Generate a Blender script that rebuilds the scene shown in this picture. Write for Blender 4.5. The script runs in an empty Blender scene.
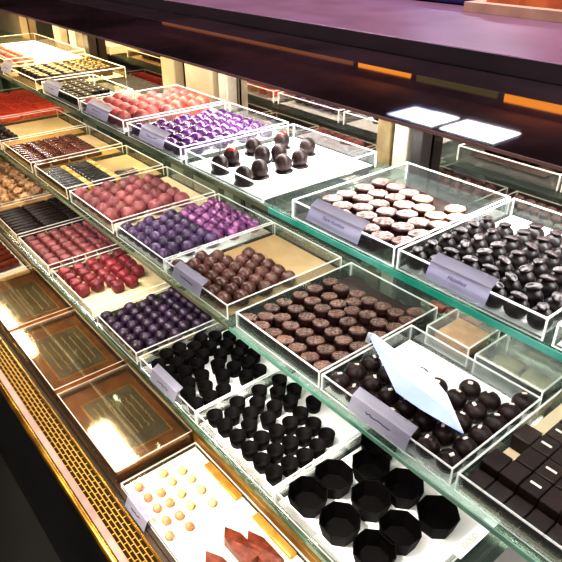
import bpy, bmesh, math, random
from mathutils import Vector, Matrix
random.seed(11)
PI = math.pi
scene = bpy.context.scene
COL = scene.collection
EYE = 1.5                                     # camera height in metres

# ------------------------------------------------------------------ camera
R = Matrix(((0.63462172, -0.39087428, 0.66668776),
            (0.77282083, 0.32298333, -0.54628723),
            (-0.00179941, 0.86191593, 0.50704802)))
F = 607.205
cam_d = bpy.data.cameras.new('camera')
cam_d.sensor_width = 36.0
cam_d.lens = F * 36.0 / 562.0
cam_d.clip_start = 0.01
cam = bpy.data.objects.new('camera', cam_d)
cam.matrix_world = Matrix.Translation((0, 0, EYE)) @ R.to_4x4()
COL.objects.link(cam)
scene.camera = cam
scene.view_settings.view_transform = 'Standard'
scene.view_settings.exposure = 0.0
try:
    scene.view_settings.look = 'Medium High Contrast'
except TypeError:
    pass
scene.cycles.transparent_max_bounces = 40
scene.cycles.max_bounces = 10
scene.cycles.sample_clamp_indirect = 6.0


def at(px, py, z):
    """Where the photograph's pixel meets the horizontal plane at height z."""
    d = R @ Vector((px - 281.0, 281.0 - py, -F))
    k = (z - EYE) / d.z
    return d.x * k, d.y * k


# ------------------------------------------------------------------ materials
def lin(c):
    return tuple((v / 12.92 if v <= 0.04045 else ((v + 0.055) / 1.055) ** 2.4) for v in c)


def hexc(h):
    h = h.lstrip('#')
    return lin([int(h[i:i + 2], 16) / 255 for i in (0, 2, 4)]) + (1.0,)


def new_mat(name):
    m = bpy.data.materials.new(name)
    m.use_nodes = True
    nt = m.node_tree
    for n in list(nt.nodes):
        nt.nodes.remove(n)
    out = nt.nodes.new('ShaderNodeOutputMaterial')
    return m, nt, out


def pbr(name, c1, rough=0.5, c2=None, scale=30.0, metal=0.0, bump=0.0, bscale=60.0, spec=0.5, ior=1.5, coat=0.0, lo=0.4, hi=0.6, per=0.0):
    """Principled material with noise-mixed colour; per = brightness variation from object to object."""
    m, nt, out = new_mat(name)
    L = nt.links
    b = nt.nodes.new('ShaderNodeBsdfPrincipled')
    b.inputs['Roughness'].default_value = rough
    b.inputs['Metallic'].default_value = metal
    b.inputs['IOR'].default_value = ior
    b.inputs['Specular IOR Level'].default_value = spec
    b.inputs['Coat Weight'].default_value = coat
    b.inputs['Coat Roughness'].default_value = 0.08
    L.new(b.outputs[0], out.inputs[0])
    tc = nt.nodes.new('ShaderNodeTexCoord')
    A = hexc(c1)
    B = hexc(c2) if c2 else tuple(v * 0.82 for v in A[:3]) + (1,)
    nz = nt.nodes.new('ShaderNodeTexNoise')
    nz.inputs['Scale'].default_value = scale
    nz.inputs['Detail'].default_value = 4
    oi = nt.nodes.new('ShaderNodeObjectInfo')
    ad = nt.nodes.new('ShaderNodeVectorMath')
    ad.operation = 'ADD'
    sc = nt.nodes.new('ShaderNodeMath')
    sc.operation = 'MULTIPLY'
    sc.inputs[1].default_value = 37.0
    L.new(oi.outputs['Random'], sc.inputs[0])
    L.new(tc.outputs['Object'], ad.inputs[0])
    L.new(sc.outputs[0], ad.inputs[1])
    L.new(ad.outputs[0], nz.inputs['Vector'])
    mr = nt.nodes.new('ShaderNodeMapRange')
    mr.inputs['From Min'].default_value = lo
    mr.inputs['From Max'].default_value = hi
    L.new(nz.outputs['Fac'], mr.inputs['Value'])
    mx = nt.nodes.new('ShaderNodeMix')
    mx.data_type = 'RGBA'
    mx.inputs[6].default_value = A
    mx.inputs[7].default_value = B
    L.new(mr.outputs[0], mx.inputs[0])
    src = mx.outputs[2]
    if per > 0:
        hv = nt.nodes.new('ShaderNodeHueSaturation')
        m2 = nt.nodes.new('ShaderNodeMapRange')
        m2.inputs['To Min'].default_value = 1 - per
        m2.inputs['To Max'].default_value = 1 + per
        L.new(oi.outputs['Random'], m2.inputs['Value'])
        L.new(m2.outputs[0], hv.inputs['Value'])
        L.new(src, hv.inputs['Color'])
        src = hv.outputs[0]
    L.new(src, b.inputs['Base Color'])
    if bump > 0:
        n2 = nt.nodes.new('ShaderNodeTexNoise')
        n2.inputs['Scale'].default_value = bscale
        n2.inputs['Detail'].default_value = 5
        L.new(ad.outputs[0], n2.inputs['Vector'])
        bp = nt.nodes.new('ShaderNodeBump')
        bp.inputs['Strength'].default_value = bump
        bp.inputs['Distance'].default_value = 0.004
        L.new(n2.outputs['Fac'], bp.inputs['Height'])
        L.new(bp.outputs[0], b.inputs['Normal'])
    return m


def emit(name, c, s):
    m, nt, out = new_mat(name)
    e = nt.nodes.new('ShaderNodeEmission')
    e.inputs[0].default_value = hexc(c)
    e.inputs[1].default_value = s
    nt.links.new(e.outputs[0], out.inputs[0])
    return m


def clear(name, tint, haze=0.03, hazec='#ffffff', refl=1.0, rough=0.03):
    """Thin clear sheet: lets light straight through, mirrors a little more at grazing angles, a breath of haze."""
    m, nt, out = new_mat(name)
    L = nt.links
    t = nt.nodes.new('ShaderNodeBsdfTransparent')
    t.inputs[0].default_value = hexc(tint)
    d = nt.nodes.new('ShaderNodeBsdfDiffuse')
    d.inputs[0].default_value = hexc(hazec)
    g = nt.nodes.new('ShaderNodeBsdfGlossy')
    g.inputs['Roughness'].default_value = rough
    m1 = nt.nodes.new('ShaderNodeMixShader')
    m1.inputs[0].default_value = haze
    L.new(t.outputs[0], m1.inputs[1])
    L.new(d.outputs[0], m1.inputs[2])
    fr = nt.nodes.new('ShaderNodeFresnel')
    fr.inputs[0].default_value = 1.45
    ml = nt.nodes.new('ShaderNodeMath')
    ml.operation = 'MULTIPLY'
    ml.inputs[1].default_value = refl
    L.new(fr.outputs[0], ml.inputs[0])
    m2 = nt.nodes.new('ShaderNodeMixShader')
    L.new(ml.outputs[0], m2.inputs[0])
    L.new(m1.outputs[0], m2.inputs[1])
    L.new(g.outputs[0], m2.inputs[2])
    L.new(m2.outputs[0], out.inputs[0])
    return m


M = {}
M['acrylic'] = clear('acrylic', '#fafcfb', 0.014, '#ffffff', 0.5)
M['lid'] = clear('lid_acrylic', '#fafcfb', 0.05, '#ffffff', 0.15)
def rim_mat():
    m, nt, out = new_mat('acrylic_edge')
    L = nt.links
    d = nt.nodes.new('ShaderNodeBsdfDiffuse'); d.inputs[0].default_value = (1, 1, 1, 1)
    tl = nt.nodes.new('ShaderNodeBsdfTranslucent'); tl.inputs[0].default_value = (1, 1, 1, 1)
    ad = nt.nodes.new('ShaderNodeAddShader')
    L.new(d.outputs[0], ad.inputs[0]); L.new(tl.outputs[0], ad.inputs[1])
    t = nt.nodes.new('ShaderNodeBsdfTransparent')
    mx = nt.nodes.new('ShaderNodeMixShader'); mx.inputs[0].default_value = 0.29
    L.new(t.outputs[0], mx.inputs[1]); L.new(ad.outputs[0], mx.inputs[2])
    L.new(mx.outputs[0], out.inputs[0])
    return m
M['rim'] = rim_mat()
M['cover'] = clear('box_cover', '#fbf3e2', 0.02, '#f4e2c0', 0.6, 0.05)
M['acrylic_warm'] = clear('acrylic_warm', '#fbf6ea', 0.018, '#f4e2c0', 0.5)
M['glass'] = clear('shelf_glass', '#eaf7f1', 0.03, '#dff5ee', 0.5)
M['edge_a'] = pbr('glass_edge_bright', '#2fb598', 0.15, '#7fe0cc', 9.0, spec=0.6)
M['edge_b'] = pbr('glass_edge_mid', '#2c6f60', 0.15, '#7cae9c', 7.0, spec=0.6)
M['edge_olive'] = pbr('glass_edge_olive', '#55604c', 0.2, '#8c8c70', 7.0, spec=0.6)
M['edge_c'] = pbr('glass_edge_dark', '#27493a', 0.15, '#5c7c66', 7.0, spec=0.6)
M['paper'] = pbr('white_paper', '#ffffff', 0.6, '#f4f2f2', 8)
M['cream'] = pbr('cream_paper', '#d9c8a8', 0.6, '#c8b48f', 8)
M['tan_sheet'] = pbr('tan_sheet', '#b89c74', 0.6, '#a3865e', 8)
M['card'] = pbr('label_card', '#c8c6d8', 0.3, '#bcbacd', 8)
M['ink'] = pbr('label_ink', '#2c2a45', 0.6)
M['blue_paper'] = pbr('pale_blue_paper', '#8fa2e0', 0.5, '#a5b4ea', 6)  # bluer side of the glass reflection, its tone put into the colour
M['blue_paper_lit'] = pbr('white_blue_paper', '#cfd9fb', 0.5, '#dfe6ff', 6)  # brighter side of the same reflection, painted lighter
M['dark'] = pbr('dark_chocolate', '#261917', 0.42, '#1b1110', 60, bump=0.15, per=0.2, spec=0.22)
M['black'] = pbr('black_chocolate', '#120c0e', 0.42, '#1a1214', 60, bump=0.1, spec=0.3)
M['bean'] = pbr('coffee_bean', '#2a1e1f', 0.38, '#1c1414', 90, spec=0.35)
M['cup'] = pbr('cup_chocolate', '#0b0809', 0.6, '#080606', 60, spec=0.08)
M['nib'] = pbr('white_nib', '#e9ddd2', 0.5)
M['milk'] = pbr('milk_chocolate', '#5b3a33', 0.3, '#46291f', 40, bump=0.3, per=0.2, spec=0.5)
M['oval_side'] = pbr('oval_side', '#3a211b', 0.3, '#2a1613', 60, spec=0.5)
M['oval_top'] = pbr('oval_top_upper', '#5c4039', 0.36, '#94736a', 70, spec=0.35, per=0.12)
M['oval_top_b'] = pbr('oval_top_lower', '#66493f', 0.38, '#4d352e', 70, spec=0.5, per=0.25)
M['oval_top_o'] = pbr('oval_top_orange', '#d59a72', 0.35, '#c58562', 70, spec=0.5)
M['pink'] = pbr('pink_truffle', '#a94e48', 0.55, '#7c3634', 55, bump=0.2, per=0.25)
M['salmon'] = pbr('salmon_truffle', '#c4442f', 0.45, '#a03028', 55, bump=0.2, per=0.1)
M['pink_deep'] = pbr('pink_truffle_deep', '#8a4a4b', 0.5, '#6a3135', 55, bump=0.2, per=0.25)
M['purple'] = pbr('purple_foil', '#3f1c4c', 0.2, '#9f7aae', 75, metal=0.1, bump=0.7, bscale=70, per=0.3, lo=0.6, hi=0.75)  # pale noise blotches: marbling plus foil highlights painted into the colour
M['plum'] = pbr('plum_truffle', '#33223f', 0.36, '#4a3358', 55, bump=0.35, bscale=80, per=0.3)
M['violet'] = pbr('violet_foil', '#5f2f62', 0.22, '#8d567f', 75, metal=0.3, bump=0.5, per=0.3)
M['aubergine'] = pbr('aubergine_chocolate', '#241526', 0.38, '#33203a', 60, bump=0.25, per=0.3)
M['rasp'] = pbr('raspberry_cube', '#7b4044', 0.5, '#5e2a30', 80, bump=0.4, per=0.25)
M['redcube'] = pbr('red_jelly_cube', '#7e2a33', 0.4, '#661e27', 80, bump=0.4, per=0.25)
M['redbar'] = pbr('red_bar', '#ef5a3c', 0.4, '#d8402c', 60, bump=0.3)
M['cherry'] = pbr('cherry_red', '#8e2422', 0.25, '#5e1716', 40)
M['stem'] = pbr('cherry_stem', '#5c4a33', 0.6)
M['gold_stripe'] = pbr('gold_stripe', '#f0c44e', 0.3, '#d39c2c', 60, metal=0.4)
M['stick_tip'] = pbr('orange_tip', '#c8892f', 0.4, '#e6c88a', 60)
M['navy_choc'] = pbr('slate_chocolate', '#34302f', 0.25, '#25262c', 60, spec=0.6)
M['bark'] = pbr('nut_cluster', '#c09a72', 0.6, '#8a5f3f', 90, bump=0.8, per=0.2)
M['rust'] = pbr('rust_chocolate', '#84402e', 0.4, '#642c20', 60, bump=0.5)
M['orange_ball'] = pbr('orange_praline', '#e0a070', 0.4, '#c9825a', 60)
M['pale_ball'] = pbr('pale_praline', '#f7dc9c', 0.4, '#efcf88', 60)
M['gilt'] = pbr('gilt_border', '#d8ae5c', 0.3, '#b98c40', 20, metal=0.3)
M['gold'] = pbr('brushed_gold', '#a97c30', 0.25, '#76561f', 14, metal=0.9)
M['gold_bar'] = pbr('gold_wrapped', '#e0ac56', 0.35, '#c9923c', 30, metal=0.5)
M['bronze'] = pbr('bronze_strip', '#b98a45', 0.3, '#94682f', 14, metal=0.3)
M['copper'] = pbr('copper_box', '#9a6a4a', 0.32, '#7a4e38', 25, metal=0.15)
M['slate'] = pbr('slate_plaque', '#6a7079', 0.35, '#555b66', 25)
M['lettering'] = pbr('gilt_lettering', '#f4dfa0', 0.35, metal=0.1)
M['strip_white'] = pbr('white_strip', '#a58880', 0.35, '#94776f', 20)
M['kick'] = pbr('kick_panel', '#0d0a09', 0.5, '#090706', 10)
M['floor'] = pbr('dark_floor', '#0f0c0b', 0.7, '#0b0908', 6)
M['ceiling'] = pbr('ceiling_plaster', '#b39ea6', 0.8, '#9c878f', 3)
M['wall'] = pbr('maroon_wall', '#6e4d50', 0.8, '#5a3d40', 4)
M['alu'] = pbr('aluminium_post', '#cfc8b8', 0.3, '#b9b09e', 20, metal=0.5)
M['brass'] = pbr('brass_post', '#94815a', 0.3, '#6f5f42', 20, metal=0.5)
M['darkpost'] = pbr('dark_post', '#2a2523', 0.3)
M['mirror'] = pbr('mirror_glass', '#c9bdb2', 0.03, '#c4b8ad', 2, metal=1.0)
M['top'] = pbr('black_glass_top', '#2a1c22', 0.025, '#181013', 5, ior=3.0, spec=0.6)
M['counter'] = pbr('purple_laminate', '#6f4f66', 0.32, '#644659', 6, spec=0.5)
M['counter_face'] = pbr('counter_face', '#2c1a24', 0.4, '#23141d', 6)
M['top_trim'] = pbr('top_trim', '#7d5f58', 0.4, '#6a4f4a', 8)
M['beige'] = pbr('beige_wood', '#b58f7c', 0.5, '#a37f6d', 14)
M['orange_wood'] = pbr('orange_wood', '#b5643a', 0.4, '#9a4f2c', 18)
M['navy'] = pbr('navy_cloth', '#2a2a6a', 0.6, '#20204f', 14)
M['deckwhite'] = pbr('deck_white', '#fbf3df', 0.5, '#f3e6c8', 6)
M['deckdark'] = pbr('deck_dark', '#3a2a1c', 0.4, '#2c1f14', 8)
M['inner_dark'] = pbr('case_inner', '#2b2623', 0.5, '#201c1a', 8)
M['cream_panel'] = pbr('cream_panel', '#a8987c', 0.5, '#8f7f64', 6)
M['green_bar'] = pbr('olive_bar', '#8c8d70', 0.5, '#74765c', 40)
M['tan_block'] = pbr('tan_block', '#c9986a', 0.5, '#b58152', 40)
M['grey_card'] = pbr('grey_tray_card', '#8f8a8a', 0.5, '#7d7878', 8)
M['panel_lit'] = emit('ceiling_panel_light', '#e8ecff', 14.0)
M['panel_blue'] = emit('ceiling_panel_light_blue', '#b9c4ff', 8.0)
M['down_warm'] = emit('downlight_warm', '#fff0cf', 60.0)
M['warm_strip'] = emit('warm_shelf_light', '#ff9a30', 1.9)
M['warm_dim'] = emit('warm_shelf_dim', '#b0683a', 0.9)
M['olive_dim'] = emit('olive_shelf_dim', '#8a7a48', 0.6)

# perforated gold grille: rows of dark slots in running bond
def grille_mat():
    m, nt, out = new_mat('perforated_gold')
    L = nt.links
    b = nt.nodes.new('ShaderNodeBsdfPrincipled')
    tc = nt.nodes.new('ShaderNodeTexCoord')
    br = nt.nodes.new('ShaderNodeTexBrick')
    br.inputs['Color1'].default_value = hexc('#241505')
    br.inputs['Color2'].default_value = hexc('#1a0f04')
    br.inputs['Mortar'].default_value = hexc('#b88f40')
    br.inputs['Scale'].default_value = 1.0
    br.inputs['Mortar Size'].default_value = 0.0011
    br.inputs['Mortar Smooth'].default_value = 0.1
    br.inputs['Brick Width'].default_value = 0.021
    br.inputs['Row Height'].default_value = 0.0082
    L.new(tc.outputs['Object'], br.inputs['Vector'])
    L.new(br.outputs['Color'], b.inputs['Base Color'])
    L.new(br.outputs['Fac'], b.inputs['Metallic'])
    b.inputs['Roughness'].default_value = 0.35
    b.inputs['Specular IOR Level'].default_value = 0.1
    L.new(b.outputs[0], out.inputs[0])
    return m
M['grille'] = grille_mat()


# ------------------------------------------------------------------ mesh helpers
def box(bm, x0, x1, y0, y1, z0, z1, mi=0):
    vs = [bm.verts.new(p) for p in ((x0, y0, z0), (x1, y0, z0), (x1, y1, z0), (x0, y1, z0), (x0, y0, z1), (x1, y0, z1), (x1, y1, z1), (x0, y1, z1))]
    fs = []
    for q in ((0, 3, 2, 1), (4, 5, 6, 7), (0, 1, 5, 4), (1, 2, 6, 5), (2, 3, 7, 6), (3, 0, 4, 7)):
        f = bm.faces.new([vs[i] for i in q])
        f.material_index = mi
        fs.append(f)
    return fs


def bevel(bm, w, seg=2):
    bmesh.ops.bevel(bm, geom=list(bm.edges), offset=w, segments=seg, profile=0.5, affect='EDGES')


def lathe(bm, prof, n=16, sx=1.0, sy=1.0, flute=0.0, nf=8, caps=True, mi=0, rot=0.0):
    rings = []
    for r, z in prof:
        if r < 1e-6:
            rings.append([bm.verts.new((0, 0, z))])
        else:
            ring = []
            for i in range(n):
                a = 2 * PI * i / n + rot
                k = r * (1 + flute * math.cos(nf * a))
                ring.append(bm.verts.new((k * math.cos(a) * sx, k * math.sin(a) * sy, z)))
            rings.append(ring)
    for a, b in zip(rings, rings[1:]):
        if len(a) == 1 and len(b) == 1:
            continue
        for i in range(n):
            j = (i + 1) % n
            if len(a) == 1:
                f = bm.faces.new((a[0], b[j], b[i]))
            elif len(b) == 1:
                f = bm.faces.new((a[i], a[j], b[0]))
            else:
                f = bm.faces.new((a[i], a[j], b[j], b[i]))
            f.material_index = mi
    if caps:
        for ring, rev in ((rings[0], True), (rings[-1], False)):
            if len(ring) > 2:
                f = bm.faces.new(list(reversed(ring)) if rev else ring)
                f.material_index = mi


def tube(bm, pts, r, n=6):
    rings = []
    for k, p in enumerate(pts):
        p = Vector(p)
        a = Vector(pts[max(k - 1, 0)])
        b = Vector(pts[min(k + 1, len(pts) - 1)])
        t = (b - a).normalized()
        u = t.orthogonal().normalized()
        v = t.cross(u)
        rings.append([bm.verts.new(p + u * (r * math.cos(2 * PI * i / n)) + v * (r * math.sin(2 * PI * i / n))) for i in range(n)])
    for A, B in zip(rings, rings[1:]):
        for i in range(n):
            bm.faces.new((A[i], A[(i + 1) % n], B[(i + 1) % n], B[i]))
    bm.faces.new(list(reversed(rings[0])))
    bm.faces.new(rings[-1])


def obj(name, bm, mats, parent=None, loc=(0, 0, 0), smooth=False, rotz=0.0):
    me = bpy.data.meshes.new(name)
    bm.normal_update()
    bm.to_mesh(me)
    bm.free()
    for m in (mats if isinstance(mats, (list, tuple)) else [mats]):
        me.materials.append(m)
    if smooth:
        for p in me.polygons:
            p.use_smooth = True
    o = bpy.data.objects.new(name, me)
    COL.objects.link(o)
    o.location = loc
    o.rotation_euler = (0, 0, rotz)
    if parent is not None:
        o.parent = parent
    return o


def empty(name, loc=(0, 0, 0), rotz=0.0):
    o = bpy.data.objects.new(name, None)
    o.empty_display_size = 0.02
    COL.objects.link(o)
    o.location = loc
    o.rotation_euler = (0, 0, rotz)
    return o


def tag(o, label, cat, group=None):
    o['label'] = label
    o['category'] = cat
    if group:
        o['group'] = group
    return o


def struct(name, bm, m):
    o = obj(name, bm, m)
    o['kind'] = 'structure'
    return o


def B():
    return bmesh.new()


def dup(root, loc, rotz=0.0, tilt=(0, 0)):
    r = root.copy()
    COL.objects.link(r)
    r.location = loc
    r.rotation_euler = (tilt[0], tilt[1], rotz)
    for ch in list(root.children):
        c = ch.copy()
        COL.objects.link(c)
        c.parent = r
    return r


ORD = ['', 'first', 'second', 'third', 'fourth', 'fifth', 'sixth', 'seventh', 'eighth', 'ninth', 'tenth', 'eleventh', 'twelfth', 'thirteenth', 'fourteenth', 'fifteenth', 'sixteenth']


def name_rows(items, desc, pitch, noun='row'):
    """items: (object, x, y). Rows counted from the customer's side of the tray; each label says row and place in the row."""
    items = sorted(items, key=lambda t: t[2])
    rows, cur = [], []
    for it in items:
        if cur and it[2] - cur[0][2] > pitch * 0.62:
            rows.append(cur)
            cur = []
        cur.append(it)
    if cur:
        rows.append(cur)
    for ri, row in enumerate(rows):
        row.sort(key=lambda t: t[1])
        for k, (o, x, y) in enumerate(row):
            place = ('alone' if len(row) == 1 else 'leftmost' if k == 0 else 'rightmost' if k == len(row) - 1 else ORD[k + 1] + ' from left')
            rw = 'front row' if ri == 0 else 'rearmost row' if ri == len(rows) - 1 else ORD[ri + 1] + ' row'
            o['label'] = '%s, %s in %s' % (desc, place, rw)


def spread(proto, spots, z, desc, cat, group, pitch, rot=None, jit=0.0, tiltj=0.0):
    """The first spot takes the prototype itself, the rest are copies."""
    out = []
    for i, (x, y) in enumerate(spots):
        x += random.uniform(-jit, jit)
        y += random.uniform(-jit, jit)
        rz = random.uniform(0, 2 * PI) if rot is None else rot + random.uniform(-0.25, 0.25)
        tl = (random.uniform(-tiltj, tiltj), random.uniform(-tiltj, tiltj))
        if i == 0:
            o = proto
            o.location = (x, y, z)
            o.rotation_euler = (tl[0], tl[1], rz)
        else:
            o = dup(proto, (x, y, z), rz, tl)
        o['category'] = cat
        o['group'] = group
        out.append((o, x, y))
    name_rows(out, desc, pitch)
    return [t[0] for t in out]


def thin(spots, d):
    """Drop spots nearer than d to an earlier one."""
    keep = []
    for s in spots:
        if all((s[0] - k[0]) ** 2 + (s[1] - k[1]) ** 2 > d * d for k in keep):
            keep.append(s)
    return keep


def hexgrid(x0, x1, y0, y1, p, q=None, skip=None):
    q = q or p * 0.87
    out, j, y = [], 0, y0
    while y <= y1 + 1e-6:
        x = x0 + (p / 2 if j % 2 else 0)
        while x <= x1 + 1e-6:
            if not (skip and skip(x, y)):
                out.append((x, y))
            x += p
        y += q
        j += 1
    return out


# ------------------------------------------------------------------ levels
ZA, ZB, ZC, ZD = 1.10, 0.90, 0.70, 0.55
TH = 0.030                                     # tray height
T0 = 0.0035                                    # tray floor above shelf (with its liner)

# ------------------------------------------------------------------ room shell
bm = B(); box(bm, -11, 4, -3, 6.1, -0.1, 0); struct('floor', bm, M['floor'])
bm = B(); box(bm, -11, 4, -3, 6.1, 2.73, 2.8); struct('ceiling', bm, M['ceiling'])
bm = B(); box(bm, -11, 4, 5.8, 6.1, 0, 2.73); struct('wall_back', bm, M['wall'])
bm = B(); box(bm, -11, -10.7, -3, 5.8, 0, 2.73); struct('wall_left', bm, M['wall'])


def ceiling_panel(x0, x1, y0, y1, mats, label, group=None):
    t = empty('ceiling_light', ((x0 + x1) / 2, (y0 + y1) / 2, 2.73))
    tag(t, label, 'light', group)
    hx, hy = (x1 - x0) / 2, (y1 - y0) / 2
    bm = B()
    box(bm, -hx - 0.015, hx + 0.015, -hy - 0.015, -hy, -0.02, -0.0005)
    box(bm, -hx - 0.015, hx + 0.015, hy, hy + 0.015, -0.02, -0.0005)
    box(bm, -hx - 0.015, -hx, -hy, hy, -0.02, -0.0005)
    box(bm, hx, hx + 0.015, -hy, hy, -0.02, -0.0005)
    obj('frame', bm, M['alu'], t)
    n = len(mats)
    w = 2 * hx / n
    for k, m in enumerate(mats):
        bm = B()
        box(bm, -hx + k * w + 0.006, -hx + (k + 1) * w - 0.006, -hy + 0.003, hy - 0.003, -0.014, -0.006)
        obj('diffuser', bm, m, t)
    return t


ceiling_panel(-4.06, -3.49, 4.70, 5.15, [M['panel_blue'], M['panel_lit']], 'bluish white ceiling panel mirrored in the black top, left one')
ceiling_panel(-3.41, -2.82, 4.70, 5.15, [M['panel_lit'], M['panel_lit']], 'white ceiling panel mirrored in the black top, right one')
ceiling_panel(-3.28, -2.72, 0.94, 1.08, [M['down_warm']], 'warm ceiling downlight mirrored on the nearest boxed plaque')
ceiling_panel(-5.30, -4.40, 0.86, 1.0, [M['down_warm']], 'warm ceiling downlight mirrored on the farthest boxed plaque')

# warm back-bar shelf on the far wall, seen only as reflections in the polished top
def back_bar(x0, x1, z, lit, label):
    t = empty('wall_shelf', ((x0 + x1) / 2, 5.8, z))
    tag(t, label, 'shelf')
    hw = (x1 - x0) / 2
    bm = B(); box(bm, -hw, hw, -0.22, -0.001, -0.02, 0.02); obj('shelf_board', bm, M['orange_wood'], t)
    bm = B(); box(bm, -hw + 0.02, hw - 0.02, -0.03, -0.002, 0.021, 0.155); obj('light_strip', bm, lit, t)
    for s in (-1, 1):
        bm = B(); box(bm, s * (hw - 0.1) - 0.01, s * (hw - 0.1) + 0.01, -0.2, -0.001, -0.12, -0.02); obj('bracket', bm, M['brass'], t)
back_bar(-5.53, -4.66, 2.455, M['warm_strip'], 'wall shelf with bright amber light, reflected at centre of the black top')
back_bar(-3.45, -2.66, 2.485, M['warm_strip'], 'wall shelf with bright amber light, reflected at right of the black top')
back_bar(-10.4, -5.60, 2.45, M['warm_dim'], 'long wall shelf with dim orange light, reflected at left of the black top')
back_bar(-4.60, -3.50, 2.47, M['olive_dim'], 'wall shelf with dim olive light, reflected between the two amber ones')

# ------------------------------------------------------------------ the case
XL, XR = -4.2, 0.9
case = empty('display_case', (0, 0, 0))
tag(case, 'long chocolate display case with gold front rail, mirror back and black glass top', 'display case')
bm = B(); box(bm, XL, XR, 0.192, 0.21, 0.02, 0.548); obj('kick_panel', bm, M['kick'], case)
bm = B()
tube(bm, [(XL, 0.195, 0.545), (XR, 0.195, 0.545)], 0.008, 14)
obj('front_rail', bm, M['gold'], case, smooth=True)
bm = B(); box(bm, XL, XR, 0.2005, 0.213, 0.53, 0.5505); obj('white_strip', bm, M['strip_white'], case)
bm = B(); box(bm, XL, XR, 0.2135, 0.2545, 0.53, 0.5495); obj('vent_grille', bm, M['grille'], case)
bm = B(); box(bm, XL, XR, 0.2545, 0.269, 0.53, 0.546); obj('vent_gap', bm, M['deckdark'], case)
bm = B(); box(bm, XL, XR, 0.2545, 0.2575, 0.546, 0.5535); obj('vent_lip', bm, M['gold'], case)
bm = B(); box(bm, XL, XR, 0.269, 0.90, 0.52, 0.5498); obj('deck', bm, M['deckdark'], case)
bm = B(); box(bm, XL, XR, 0.4535, 0.478, 0.55, 0.574); obj('rear_lip', bm, M['bronze'], case)
bm = B(); box(bm, XL, XR, 0.478, 0.90, 0.5502, 0.556); obj('deck_back', bm, M['inner_dark'], case)
# black glass top
bm = B(); box(bm, XL, XR, 0.6138, 0.9625, 1.2755, 1.28); obj('glass_top', bm, M['top'], case)
bm = B(); box(bm, XL, XR, 0.6128, 0.6138, 1.2755, 1.2797); obj('top_edge', bm, M['top_trim'], case)
bm = B(); box(bm, XL, XR, 0.93, 0.9625, 0.50, 1.272); obj('back_panel', bm, M['inner_dark'], case)
YM = 0.917
edges = [XL, -2.35, -1.28, -0.675, 0.15, XR]
for a, b in zip(edges, edges[1:]):
    bm = B(); box(bm, a + 0.004, b - 0.004, YM, YM + 0.006, 0.556, 1.272); obj('mirror_door', bm, M['mirror'], case)
def post(x0, x1, m, y0=0.885, z0=0.556):
    bm = B(); box(bm, x0, x1, y0, YM - 0.002, z0, 1.2715); bevel(bm, 0.002, 1); obj('post', bm, m, case)
def wall_x(px, py, y):
    d = R @ Vector((px - 281.0, 281.0 - py, -F))
    return d.x * y / d.y
for p0, p1, py, m in ((-2, 21, 22, 'cream_panel'), (54, 60, 30, 'alu'), (70, 76, 35, 'alu'), (84, 89, 40, 'darkpost'), (163, 176, 72, 'cream_panel'), (187, 214, 82, 'cream_panel'), (220, 229, 88, 'alu'),
                      (377, 391, 150, 'brass'), (394, 408, 150, 'alu'), (412, 423, 152, 'darkpost')):  # one post plus its mirror reflection, modelled as separate posts
    post(wall_x(p0, py, 0.89), wall_x(p1, py, 0.89), M[m])
bm = B(); box(bm, XL, -3.3, 0.60, 0.90, 0.56, 1.271); obj('end_panel', bm, M['cream_panel'], case)

# counter behind the top
ct = empty('service_counter', (0, 0, 0))
tag(ct, 'purple laminate service counter behind the black glass top', 'counter')
bm = B(); box(bm, XL, XR, 0.9645, 1.62, 1.281, 1.311); bevel(bm, 0.003, 2); obj('counter_top', bm, M['counter'], ct)
bm = B(); box(bm, XL, XR, 0.9628, 0.9644, 1.2805, 1.3095); obj('counter_face', bm, M['counter_face'], ct)
bm = B(); box(bm, XL, XR, 0.99, 1.6, 0.0, 1.28); obj('counter_body', bm, M['counter_face'], ct)

wt = empty('wooden_tray', (-0.66, 1.475, 1.3115), -0.02)
tag(wt, 'orange wooden tray with pale beige frame on the purple counter', 'tray')
bm = B()
box(bm, -0.32, 0.34, -0.09, -0.055, 0, 0.022); box(bm, -0.32, 0.34, 0.07, 0.10, 0, 0.022)
box(bm, -0.32, -0.285, -0.055, 0.07, 0, 0.022); box(bm, 0.305, 0.34, -0.055, 0.07, 0, 0.022)
obj('frame', bm, M['beige'], wt)
bm = B(); box(bm, -0.284, 0.304, -0.054, 0.069, 0.0, 0.05); bevel(bm, 0.003, 1); obj('wooden_board', bm, M['orange_wood'], wt)
bm = B(); box(bm, -0.28, -0.20, -0.053, -0.02, 0.0502, 0.055); obj('white_slip', bm, M['paper'], wt)
nb = empty('folded_cloth', (-1.2, 1.555, 1.3115), 0.0)
tag(nb, 'navy blue folded cloth lying on the purple counter beside wooden tray', 'cloth')
bm = B(); box(bm, -0.3, 0.17, -0.06, 0.06, 0, 0.03); bevel(bm, 0.012, 3); obj('lower_fold', bm, M['navy'], nb, smooth=True)
bm = B(); box(bm, -0.28, 0.15, -0.05, 0.055, 0.0305, 0.055); bevel(bm, 0.011, 3); obj('upper_fold', bm, M['navy'], nb, smooth=True)

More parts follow.
